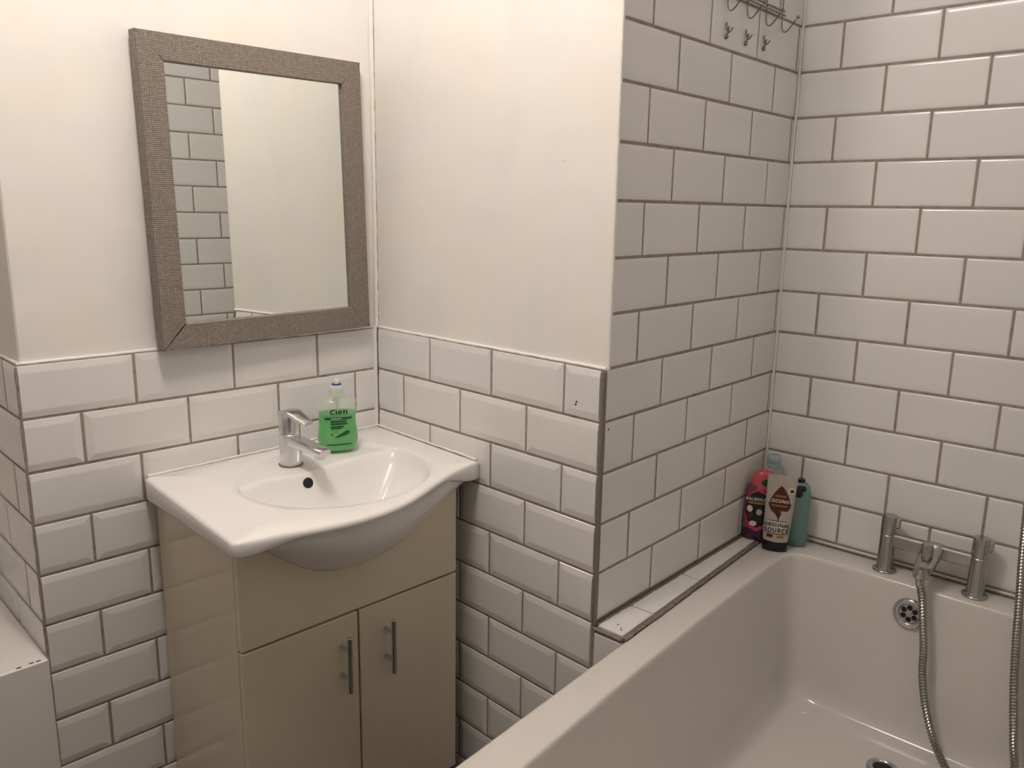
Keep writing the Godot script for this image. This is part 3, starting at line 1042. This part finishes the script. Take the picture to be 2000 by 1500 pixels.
# ============================================================ taps
func basin_tap():
	var t := thing("basin_mixer_tap", "chrome single-lever mixer tap on the washbasin", "tap", turned(-0.311, Y0 - 0.2598, 0.113, 0, 0.10, 0))
	part(t, "base_ring", lathe([Vector2(0.0255, 0.0), Vector2(0.0262, 0.0012), Vector2(0.0255, 0.003), Vector2(0.0235, 0.0036)], 40), M.metal_trim)
	part(t, "body", lathe([Vector2(0.0236, 0.003), Vector2(0.0236, 0.003), Vector2(0.0232, 0.006), Vector2(0.0228, 0.070), Vector2(0.0228, 0.070), Vector2(0.0218, 0.0712), Vector2(0.0218, 0.0712)], 40), M.chrome)
	part(t, "lever_head", lathe([Vector2(0.0218, 0.0712), Vector2(0.0218, 0.0712), Vector2(0.0228, 0.0724), Vector2(0.0228, 0.0724), Vector2(0.0224, 0.102), Vector2(0.0205, 0.1125), Vector2(0.016, 0.1175), Vector2(0.008, 0.119), Vector2(0.0, 0.1192)], 40), M.chrome)
	# lever paddle: starts over the head, runs forward and thins out
	var rings := []
	for q in [[-0.018, 0.0185, 0.1155, 0.0035], [0.0, 0.0205, 0.1185, 0.0055], [0.016, 0.0195, 0.1175, 0.0065], [0.030, 0.0175, 0.1130, 0.0055], [0.048, 0.0155, 0.1075, 0.0042], [0.064, 0.0135, 0.1035, 0.0032], [0.068, 0.0110, 0.1025, 0.0022]]:
		var r := PackedVector3Array()
		for i in 20:
			var a := TAU * i / 20.0
			var cc := cos(a)
			var ss := sin(a)
			r.append(Vector3(q[1] * signf(cc) * pow(absf(cc), 0.5), q[2] + q[3] * signf(ss) * pow(absf(ss), 0.6), q[0]))
		rings.append(r)
	part(t, "lever", loft(rings, true, true), M.chrome)
	# spout
	rings = []
	for q in [[0.010, 0.0172, 0.056, 0.0125], [0.030, 0.0170, 0.0555, 0.0115], [0.070, 0.0166, 0.0525, 0.0098], [0.100, 0.0160, 0.0500, 0.0092], [0.116, 0.0152, 0.0490, 0.0088], [0.121, 0.0135, 0.0488, 0.0070]]:
		var r := PackedVector3Array()
		for i in 24:
			var a := TAU * i / 24.0
			var cc := cos(a)
			var ss := sin(a)
			r.append(Vector3(q[1] * signf(cc) * pow(absf(cc), 0.45), q[2] + q[3] * signf(ss) * pow(absf(ss), 0.45), q[0]))
		rings.append(r)
	part(t, "spout", loft(rings, true, true), M.chrome)
	part(t, "aerator", lathe(cyl_prof(0.0118, 0.0335, 0.0435, 0.0008), 28, shift(0, 0, 0.1025)), M.chrome)
	part(t, "indicator_dot", lathe(cyl_prof(0.0022, 0.0, 0.0008, 0.0002), 14, turned(0, 0.045, 0.0226, PI / 2)), M.dark_band)


func bath_tap():
	var t := thing("bath_mixer_tap", "chrome two-pillar bath mixer tap on the bath rim", "tap", al * shift(0.699, Y0 - 0.525, 0))
	for q in [[0.333, 1], [0.5235, -1]]:
		var z: float = q[0]
		var p := part(t, "pillar", lathe([Vector2(0.0255, 0.0), Vector2(0.0262, 0.002), Vector2(0.0255, 0.005), Vector2(0.0205, 0.0065), Vector2(0.0205, 0.0065), Vector2(0.0180, 0.012), Vector2(0.0176, 0.090), Vector2(0.0176, 0.090), Vector2(0.0168, 0.0912), Vector2(0.0168, 0.0912), Vector2(0.0176, 0.0924), Vector2(0.0176, 0.0924), Vector2(0.0176, 0.132), Vector2(0.0165, 0.136), Vector2(0.0165, 0.136), Vector2(0.0, 0.1365)], 36), M.dull_chrome, shift(0, 0, z))
		# flat lever leaving the top of the pillar
		part(p, "lever", box_mesh(Vector3(-0.010, 0.108, -0.006), Vector3(0.012, 0.134, 0.024), 0.004), M.dull_chrome, turned(0, 0, 0, 0, 0.25, 0))
	part(t, "bridge", box_mesh(Vector3(-0.010, 0.064, 0.338), Vector3(0.013, 0.094, 0.519), 0.003), M.dull_chrome)
	# spout block in the middle, leaning out over the bath
	var rings := []
	for q in [[0.010, 0.080, 0.0225, 0.016], [-0.012, 0.079, 0.0225, 0.0155], [-0.035, 0.072, 0.0215, 0.0125], [-0.058, 0.062, 0.020, 0.0095], [-0.072, 0.056, 0.0175, 0.0080]]:
		var r := PackedVector3Array()
		for i in 24:
			var a := -TAU * i / 24.0
			var cc := cos(a)
			var ss := sin(a)
			r.append(Vector3(q[0], q[1] + q[3] * signf(ss) * pow(absf(ss), 0.5), 0.432 + q[2] * signf(cc) * pow(absf(cc), 0.5)))
		rings.append(r)
	part(t, "spout", loft(rings, true, true), M.dull_chrome)
	part(t, "diverter_knob", lathe([Vector2(0.0085, 0.074), Vector2(0.0085, 0.086), Vector2(0.0085, 0.086), Vector2(0.0125, 0.088), Vector2(0.0125, 0.088), Vector2(0.0120, 0.112), Vector2(0.0105, 0.1155), Vector2(0.0105, 0.1155), Vector2(0.0, 0.116)], 28, shift(-0.048, -0.006, 0.430)), M.dull_chrome)
	part(t, "hose_outlet", lathe([Vector2(0.0145, 0.052), Vector2(0.0145, 0.044), Vector2(0.0145, 0.044), Vector2(0.0165, 0.043), Vector2(0.0165, 0.043), Vector2(0.0160, 0.030), Vector2(0.0100, 0.027), Vector2(0.0085, 0.012)], 28, shift(-0.078, 0.010, 0.430)), M.dull_chrome)


func shower():
	# chrome hose: from the mixer, down into the bath, round, and up to the handset on its bracket
	var t := thing("shower_hose", "ribbed steel shower hose hanging in the bath, with its handset", "shower hose", al * shift(0.62, Y0 - 0.525, 0.43))
	var p := []
	for v in [Vector3(0.621, -0.497, 0.430), Vector3(0.619, -0.535, 0.4405), Vector3(0.612, -0.580, 0.449), Vector3(0.605, -0.640, 0.4590), Vector3(0.603, -0.700, 0.4640), Vector3(0.595, -0.770, 0.4810), Vector3(0.575, -0.835, 0.5130), Vector3(0.535, -0.868, 0.556), Vector3(0.47, -0.877, 0.605), Vector3(0.36, -0.878, 0.645), Vector3(0.26, -0.878, 0.640), Vector3(0.22, -0.878, 0.600), Vector3(0.26, -0.877, 0.565), Vector3(0.36, -0.872, 0.585), Vector3(0.47, -0.862, 0.640), Vector3(0.555, -0.830, 0.664), Vector3(0.592, -0.770, 0.6510), Vector3(0.610, -0.6677, 0.6350), Vector3(0.620, -0.560, 0.6240), Vector3(0.630, -0.469, 0.6170), Vector3(0.640, -0.379, 0.6090), Vector3(0.652, -0.25, 0.602), Vector3(0.665, -0.05, 0.600), Vector3(0.672, 0.20, 0.610), Vector3(0.672, 0.42, 0.625), Vector3(0.665, 0.56, 0.640), Vector3(0.655, 0.66, 0.650)]:
		p.append(v - Vector3(0.62, -0.525, 0.43))
	part(t, "hose", tube(spline(p, 0.0034), 0.0089, 14, 0.20), M.steel_hose)
	var hs := Transform3D(Basis.from_euler(Vector3(0, 0, 0.35)), Vector3(0.655, 0.66, 0.650) - Vector3(0.62, -0.525, 0.43))
	part(t, "handset", lathe([Vector2(0.009, -0.01), Vector2(0.011, 0.02), Vector2(0.0125, 0.12), Vector2(0.014, 0.17), Vector2(0.012, 0.185), Vector2(0.0, 0.19)], 24), M.chrome, hs)
	part(t, "spray_head", lathe([Vector2(0.0, -0.012), Vector2(0.036, -0.010), Vector2(0.040, 0.0), Vector2(0.030, 0.014), Vector2(0.0, 0.020)], 28, turned(-0.015, 0.185, 0, 0, 0, -0.9)), M.chrome, hs)
	var b := thing("shower_bracket", "small chrome handset bracket on the tiled tap wall", "bracket", al * shift(LC, Y0 + 0.72, 0.655))
	part(b, "wall_plate", lathe(cyl_prof(0.024, 0.0, 0.010, 0.001), 24, turned(0.0, 0, 0, 0, 0, PI / 2)), M.chrome)
	part(b, "arm", lathe(cyl_prof(0.009, 0.008, 0.085, 0.001), 20, turned(0.0, 0, 0, 0, 0, PI / 2)), M.chrome)


# ============================================================ bottles
func super_z(u: float, a: float, b: float, power: float) -> float:
	return b * pow(maxf(0.0, 1.0 - pow(absf(u / a), power)), 1.0 / power)


func prof_at(prof: Array, y: float) -> Vector2:
	# prof rows: [y, a, b]
	for i in prof.size() - 1:
		if y <= prof[i + 1][0]:
			var t := clampf((y - prof[i][0]) / maxf(1e-6, prof[i + 1][0] - prof[i][0]), 0.0, 1.0)
			return Vector2(lerpf(prof[i][1], prof[i + 1][1], t), lerpf(prof[i][2], prof[i + 1][2], t))
	return Vector2(prof[prof.size() - 1][1], prof[prof.size() - 1][2])


func bottle_mesh(prof: Array, power: float, n := 40, cap0 := true, cap1 := true) -> ArrayMesh:
	var rings := []
	for q in prof:
		rings.append(ring(q[0], q[1], q[2], n, power))
	return loft(rings, cap0, cap1)


func label_patch(prof: Array, power: float, y0: float, y1: float, left: Callable, right: Callable, eps: float) -> ArrayMesh:
	# a printed label following the front of a bottle between two edges
	var st := start()
	st.set_smooth_group(1)
	var rows := 14
	var cols := 10
	var grid := []
	for i in rows + 1:
		var s := i / float(rows)
		var y := lerpf(y0, y1, s)
		var ab := prof_at(prof, y)
		var row := PackedVector3Array()
		var l: float = left.call(s)
		var r: float = right.call(s)
		for j in cols + 1:
			var u := clampf(lerpf(l, r, j / float(cols)), -ab.x * 0.97, ab.x * 0.97)
			row.append(Vector3(u, y, super_z(u, ab.x, ab.y, power) + eps))
		grid.append(row)
	for i in rows:
		for j in cols:
			quad(st, grid[i][j], grid[i][j + 1], grid[i + 1][j + 1], grid[i + 1][j])
	return done(st)


func oval_edge(w: float, cx := 0.0, sgn := 1.0) -> Callable:
	return func(s): return cx + sgn * w * sqrt(maxf(0.0, 1.0 - pow(2.0 * s - 1.0, 2.0)))


func flat_edge(x: float) -> Callable:
	return func(_s): return x


func soap_bottle():
	var t := thing("soap_bottle", "half-full green hand soap pump bottle in the basin corner", "soap bottle", Transform3D(Basis(Vector3.UP, deg_to_rad(-24)) * Basis.from_scale(Vector3(1.12, 0.925, 1.08)), Vector3(-0.1815, Y0 - 0.2525, 0.098)))
	var prof := [[0.0, 0.033, 0.021], [0.002, 0.036, 0.024], [0.008, 0.0400, 0.0270], [0.030, 0.0412, 0.0282], [0.050, 0.0395, 0.0270], [0.070, 0.0370, 0.0255], [0.085, 0.0372, 0.0255], [0.100, 0.0395, 0.0268], [0.113, 0.0408, 0.0272], [0.122, 0.0385, 0.0255], [0.128, 0.0320, 0.0215], [0.1315, 0.0220, 0.0170], [0.133, 0.0130, 0.0130], [0.140, 0.0118, 0.0118]]
	part(t, "bottle_shell", bottle_mesh(prof, 2.5, 48, true, false), M.clear_plastic)
	var liq := []
	for q in prof:
		if q[0] < 0.088:
			liq.append([maxf(q[0], 0.0) + 0.0012, q[1] - 0.0010, q[2] - 0.0010])
	liq.append([0.0925, 0.0368, 0.0250])
	part(t, "liquid", bottle_mesh(liq, 2.5, 48), M.green_liquid, Transform3D(), "bright green liquid soap")
	part(t, "dip_tube", lathe(cyl_prof(0.0030, 0.006, 0.139, 0.0004), 12), M.frosted_cap)
	part(t, "pump_collar", lathe([Vector2(0.0150, 0.1335), Vector2(0.0150, 0.1335), Vector2(0.0152, 0.150), Vector2(0.0140, 0.158), Vector2(0.0095, 0.1615)], 32), M.frosted_cap)
	part(t, "pump_core", lathe(cyl_prof(0.0085, 0.120, 0.152, 0.001), 24), M.white_plastic)
	part(t, "blue_ring", lathe(cyl_prof(0.0096, 0.158, 0.1645, 0.001), 28), M.blue_plastic, Transform3D(), "blue plastic ring")
	part(t, "nozzle", lathe([Vector2(0.0052, 0.164), Vector2(0.0050, 0.170), Vector2(0.0042, 0.176), Vector2(0.0, 0.1765)], 18), M.white_plastic)
	# print on the front
	var zf := 0.0268
	part(t, "brand_lettering", text_mesh("Cien", 0.0128, true, true), M.ink_navy, shift(-0.001, 0.1000, zf + 0.0014))
	part(t, "print_band", label_patch(prof, 2.5, 0.0800, 0.0855, flat_edge(-0.028), flat_edge(0.026), 0.0004), M.ink_green)
	var ln := [[0.0775, 0.0735, -0.017, 0.014], [0.0715, 0.0675, -0.017, 0.016], [0.0645, 0.0610, -0.017, 0.009], [0.0600, 0.0570, -0.017, 0.004]]
	for q in ln:
		part(t, "print_line", label_patch(prof, 2.5, q[1], q[0], flat_edge(q[2]), flat_edge(q[3]), 0.0004), M.ink_green)
	part(t, "print_bar", label_patch(prof, 2.5, 0.0815, 0.0840, flat_edge(-0.016), flat_edge(0.005), 0.0008), M.ink_pale_green)
	part(t, "leaf_print", label_patch(prof, 2.5, 0.036, 0.052, func(s): return lerpf(-0.010, 0.014, s) - 0.001, func(s): return lerpf(-0.004, 0.018, s) + 0.011 * sin(PI * s), 0.0005), M.ink_green)
	part(t, "leaf_print", label_patch(prof, 2.5, 0.041, 0.046, func(_s): return -0.017, func(s): return -0.017 + 0.004 * sin(PI * s), 0.0005), M.ink_green)
	part(t, "print_line", label_patch(prof, 2.5, 0.0165, 0.0195, flat_edge(-0.026), flat_edge(0.024), 0.0005), M.ink_green)


func bath_bottles():
	var face := atan2(-1.88, 0.84)
	# --- pink shower gel
	var t := thing("shower_gel_bottle", "pink shower gel bottle with black label in the bath corner", "bottle", al * turned(0.647, Y0 - 0.5165, 0.0340, 0, face, 0), "toiletries in the bath corner")
	var prof := [[0.0, 0.0295, 0.0145], [0.003, 0.0315, 0.0165], [0.012, 0.0335, 0.0175], [0.050, 0.0340, 0.0178], [0.100, 0.0327, 0.0176], [0.128, 0.0305, 0.0172], [0.142, 0.0296, 0.0170]]
	var lower := []
	for q in prof:
		if q[0] <= 0.012:
			lower.append(q)
	lower.append([0.030, 0.0338, 0.0177])
	part(t, "base", bottle_mesh(lower, 2.6), M.purple_plastic)
	var mid := [[0.030, 0.0338, 0.0177]]
	for q in prof:
		if q[0] > 0.03:
			mid.append(q)
	part(t, "body", bottle_mesh(mid, 2.6), M.mauve_plastic)
	part(t, "shoulder_cap", bottle_mesh([[0.138, 0.0300, 0.0172], [0.141, 0.0312, 0.0182], [0.158, 0.0296, 0.0178], [0.174, 0.0252, 0.0160], [0.182, 0.0198, 0.0130], [0.186, 0.0100, 0.0070]], 2.4), M.pink_plastic, Transform3D(Basis.from_euler(Vector3(0, 0, -0.04)), Vector3(0.003, -0.004, 0)), "glossy pink flip cap")
	part(t, "cap_emblem", label_patch([[0.138, 0.0304, 0.0178], [0.158, 0.0300, 0.0182], [0.174, 0.0255, 0.0164]], 2.4, 0.146, 0.162, oval_edge(0.010, 0.014, -1.0), oval_edge(0.010, 0.014, 1.0), 0.0022), M.leaf_green)
	part(t, "label_surround", label_patch(prof, 2.6, 0.024, 0.137, oval_edge(0.031, -0.001, -1.0), oval_edge(0.031, -0.001, 1.0), 0.0004), M.label_pink)
	var lb := part(t, "label", label_patch(prof, 2.6, 0.034, 0.130, oval_edge(0.028, -0.001, -1.0), oval_edge(0.028, -0.001, 1.0), 0.0007), M.label_black)
	part(lb, "green_band", label_patch(prof, 2.6, 0.102, 0.117, flat_edge(-0.0215), flat_edge(0.0205), 0.0010), M.label_green)
	part(lb, "gold_band", label_patch(prof, 2.6, 0.0965, 0.102, flat_edge(-0.0245), flat_edge(0.0225), 0.0011), M.label_gold)
	part(lb, "brand_lettering", text_mesh("PALMOLIVE", 0.0080, true), M.label_white, shift(-0.0005, 0.1094, 0.0190))
	part(lb, "fruit_print", label_patch(prof, 2.6, 0.074, 0.092, oval_edge(0.007, -0.019, -1.0), oval_edge(0.007, -0.019, 1.0), 0.0011), M.label_white)
	part(lb, "fruit_print", label_patch(prof, 2.6, 0.058, 0.076, oval_edge(0.006, -0.019, -1.0), oval_edge(0.006, -0.018, 1.0), 0.0010), M.label_brown)
	part(lb, "flower_print", label_patch(prof, 2.6, 0.038, 0.052, oval_edge(0.009, -0.009, -1.0), oval_edge(0.009, -0.009, 1.0), 0.0011), M.label_white)
	part(lb, "badge_print", label_patch(prof, 2.6, 0.068, 0.084, oval_edge(0.007, 0.004, -1.0), oval_edge(0.007, 0.004, 1.0), 0.0011), M.tube_white)
	# --- white tube standing on its black cap
	var u := thing("shower_gel_tube", "pale grey squeeze tube standing on its black cap on the bath rim", "tube", al * turned(0.632, Y0 - 0.525, 0.0915, 0.0, face, -0.035), "toiletries in the bath corner")
	part(u, "cap", bottle_mesh([[0.0, 0.0290, 0.0160], [0.0015, 0.0305, 0.0172], [0.024, 0.0312, 0.0178], [0.026, 0.0300, 0.0168]], 2.5), M.black_plastic)
	var tp := [[0.025, 0.0300, 0.0172], [0.060, 0.0322, 0.0162], [0.110, 0.0338, 0.0130], [0.160, 0.0346, 0.0075], [0.180, 0.0350, 0.0034], [0.192, 0.0350, 0.0012]]
	part(u, "body", bottle_mesh(tp, 2.2), M.tube_white)
	part(u, "crimp", box_mesh(Vector3(-0.035, 0.182, -0.0014), Vector3(0.035, 0.193, 0.0014), 0.0005), M.clear_plastic)
	var drop_l := func(s): return -0.0265 * (sqrt(maxf(0.0, 1.0 - pow((s - 0.42) / 0.42, 2.0))) if s < 0.42 else pow(maxf(0.0, 1.0 - (s - 0.42) / 0.58), 0.72))
	var drop_r := func(s): return 0.0265 * (sqrt(maxf(0.0, 1.0 - pow((s - 0.42) / 0.42, 2.0))) if s < 0.42 else pow(maxf(0.0, 1.0 - (s - 0.42) / 0.58), 0.72))
	part(u, "drop_emblem", label_patch(tp, 2.2, 0.096, 0.168, drop_l, drop_r, 0.0005), M.label_brown)
	part(u, "drop_emblem_tip", label_patch(tp, 2.2, 0.080, 0.106, func(s): return -0.018 * s * s - 0.001, func(s): return 0.011 * s * s + 0.001, 0.0006), M.label_brown)
	part(u, "coconut_print", label_patch(tp, 2.2, 0.088, 0.106, func(s): return 0.004 + 0.004 * (1 - s), func(_s): return 0.0195, 0.0008), M.tube_white)
	part(u, "flavour_lettering", text_mesh("COCONUT", 0.0086, true), M.label_white, turned(0.0, 0.1300, 0.0118, -0.11))
	part(u, "print_line", label_patch(tp, 2.2, 0.140, 0.1445, flat_edge(-0.013), flat_edge(0.013), 0.0010), M.label_gold)
	part(u, "print_line", label_patch(tp, 2.2, 0.1165, 0.1205, flat_edge(-0.019), flat_edge(0.019), 0.0010), M.label_gold)
	part(u, "name_panel", label_patch(tp, 2.2, 0.049, 0.078, flat_edge(-0.0235), flat_edge(0.022), 0.0004), M.label_white)
	part(u, "name_lettering", text_mesh("ORIGINAL", 0.0094, true), M.label_black, turned(-0.001, 0.0700, 0.0164, -0.06))
	part(u, "name_lettering", text_mesh("SOURCE", 0.0116, true), M.label_black, turned(-0.001, 0.0560, 0.0172, -0.05))
	for q in [[0.0785, 0.0800], [0.0465, 0.0480]]:
		part(u, "print_rule", label_patch(tp, 2.2, q[0], q[1], flat_edge(-0.0235), flat_edge(0.022), 0.0006), M.label_black)
	part(u, "print_block", label_patch(tp, 2.2, 0.036, 0.044, flat_edge(-0.022), flat_edge(-0.008), 0.0006), M.label_brown)
	part(u, "print_block", label_patch(tp, 2.2, 0.037, 0.043, flat_edge(0.002), flat_edge(0.018), 0.0006), M.label_gold)
	part(u, "seal_print", label_patch(tp, 2.2, 0.150, 0.166, oval_edge(0.008, 0.024, -1.0), oval_edge(0.008, 0.024, 1.0), 0.0007), M.label_white)
	part(u, "seal_centre", label_patch(tp, 2.2, 0.153, 0.162, oval_edge(0.0048, 0.0245, -1.0), oval_edge(0.0048, 0.0245, 1.0), 0.0011), M.label_brown)
	# --- teal bottle with a black pump
	var w := thing("body_wash_bottle", "teal body wash bottle with black pump, rightmost in the bath corner", "bottle", al * turned(0.700, Y0 - 0.525, 0.1165, 0, face, 0), "toiletries in the bath corner")
	part(w, "body", bottle_mesh([[0.0, 0.0240, 0.0190], [0.003, 0.0270, 0.0215], [0.020, 0.0285, 0.0225], [0.110, 0.0285, 0.0225], [0.140, 0.0270, 0.0215], [0.156, 0.0225, 0.0180], [0.164, 0.0150, 0.0135], [0.167, 0.0090, 0.0090]], 2.4), M.teal_plastic)
	part(w, "collar", lathe(cyl_prof(0.0105, 0.162, 0.173, 0.001), 24), M.black_plastic)
	var ps := start()
	add_lathe(ps, cyl_prof(0.0090, 0.168, 0.182, 0.0015), 24, shift(-0.008, -0.030, 0.02))
	add_box(ps, Vector3(-0.014, 0.132, 0.012), Vector3(0.006, 0.158, 0.030), 0.005)
	add_box(ps, Vector3(-0.012, 0.148, 0.010), Vector3(0.014, 0.160, 0.028), 0.004)
	part(w, "hook_clip", done(ps), M.black_plastic)
	# --- clear bottle with a pale aqua cap, behind the others
	var v := thing("clear_bottle", "clear plastic bottle with pale aqua cap at the back of the corner", "bottle", al * turned(0.706, Y0 - 0.5165, 0.040, 0, face, 0), "toiletries in the bath corner")
	part(v, "body", bottle_mesh([[0.0, 0.0250, 0.0200], [0.004, 0.0270, 0.0220], [0.130, 0.0270, 0.0220], [0.155, 0.0250, 0.0205], [0.172, 0.0190, 0.0170], [0.180, 0.0130, 0.0130]], 2.3), M.clear_plastic)
	part(v, "cap", lathe([Vector2(0.0175, 0.178), Vector2(0.0178, 0.180), Vector2(0.0178, 0.186), Vector2(0.0165, 0.1875), Vector2(0.0178, 0.189), Vector2(0.0172, 0.203), Vector2(0.0140, 0.208), Vector2(0.0, 0.209)], 28), M.aqua_cap)


# ============================================================ hooks
func hooks():
	var t := thing("hook_rack", "chrome wire rack with ball-tipped hooks high on the alcove wall", "hook rack", al * shift(0.48, Y0 + 0.76, 0))
	var c := Vector3(0.48, 0.76, 0)
	for q in [[0.722, 0.012], [0.7305, 0.010], [0.815, 0.010]]:
		part(t, "bar", tube([Vector3(0.335, q[0], q[1]) - c, Vector3(0.625, q[0], q[1]) - c], 0.0021, 10), M.wire_chrome)
	for x in [0.372, 0.458, 0.546, 0.626]:
		var pts := [Vector3(x, 0.822, 0.0060), Vector3(x, 0.76, 0.0050), Vector3(x, 0.715, 0.0045), Vector3(x, 0.697, 0.0060), Vector3(x, 0.6880, 0.0110), Vector3(x, 0.6905, 0.0190), Vector3(x, 0.700, 0.0280), Vector3(x, 0.7140, 0.0400)]
		var loc := []
		for p in pts:
			loc.append(p - c)
		var h := part(t, "hook", tube(spline(loc, 0.004), 0.0014, 8), M.wire_chrome)
		var prof := []
		for i in 9:
			prof.append(Vector2(0.0040 * sin(PI * i / 8.0), -0.0040 * cos(PI * i / 8.0)))
		part(h, "ball_tip", lathe(prof, 16, shift(x - c.x, 0.7155 - c.y, 0.0415)), M.wire_chrome)
	var words := ["small chrome twin-prong wall hook, leftmost of three below the rack", "small chrome twin-prong wall hook, middle of three below the rack", "small chrome twin-prong wall hook, nearest the alcove corner below the rack"]
	var at := [Vector3(0.380, 0.650, 0.0), Vector3(0.466, 0.650, 0.0), Vector3(0.551, 0.652, 0.0)]
	for i in 3:
		var k := thing("wall_hook", words[i], "hook", al * Transform3D(Basis(), at[i] + Vector3(0, Y0, 0)), "small twin hooks under the rack")
		part(k, "plate", lathe([Vector2(0.0045, -0.0005), Vector2(0.0052, 0.002), Vector2(0.0040, 0.005), Vector2(0.0, 0.006)], 18, turned(0, -0.009, 0, PI / 2)), M.wire_chrome)
		part(k, "stem", tube([Vector3(0, -0.007, 0.004), Vector3(0, 0.0, 0.005), Vector3(-0.001, 0.006, 0.003), Vector3(-0.002, 0.018, 0.002)], 0.0016, 8), M.wire_chrome)
		part(k, "prong", tube([Vector3(0, -0.002, 0.005), Vector3(0.0015, 0.001, 0.010), Vector3(0.003, 0.008, 0.014)], 0.0016, 8), M.wire_chrome)
		part(k, "prong", tube([Vector3(0, -0.002, 0.005), Vector3(-0.0045, 0.001, 0.008), Vector3(-0.0055, 0.009, 0.010)], 0.0016, 8), M.wire_chrome)
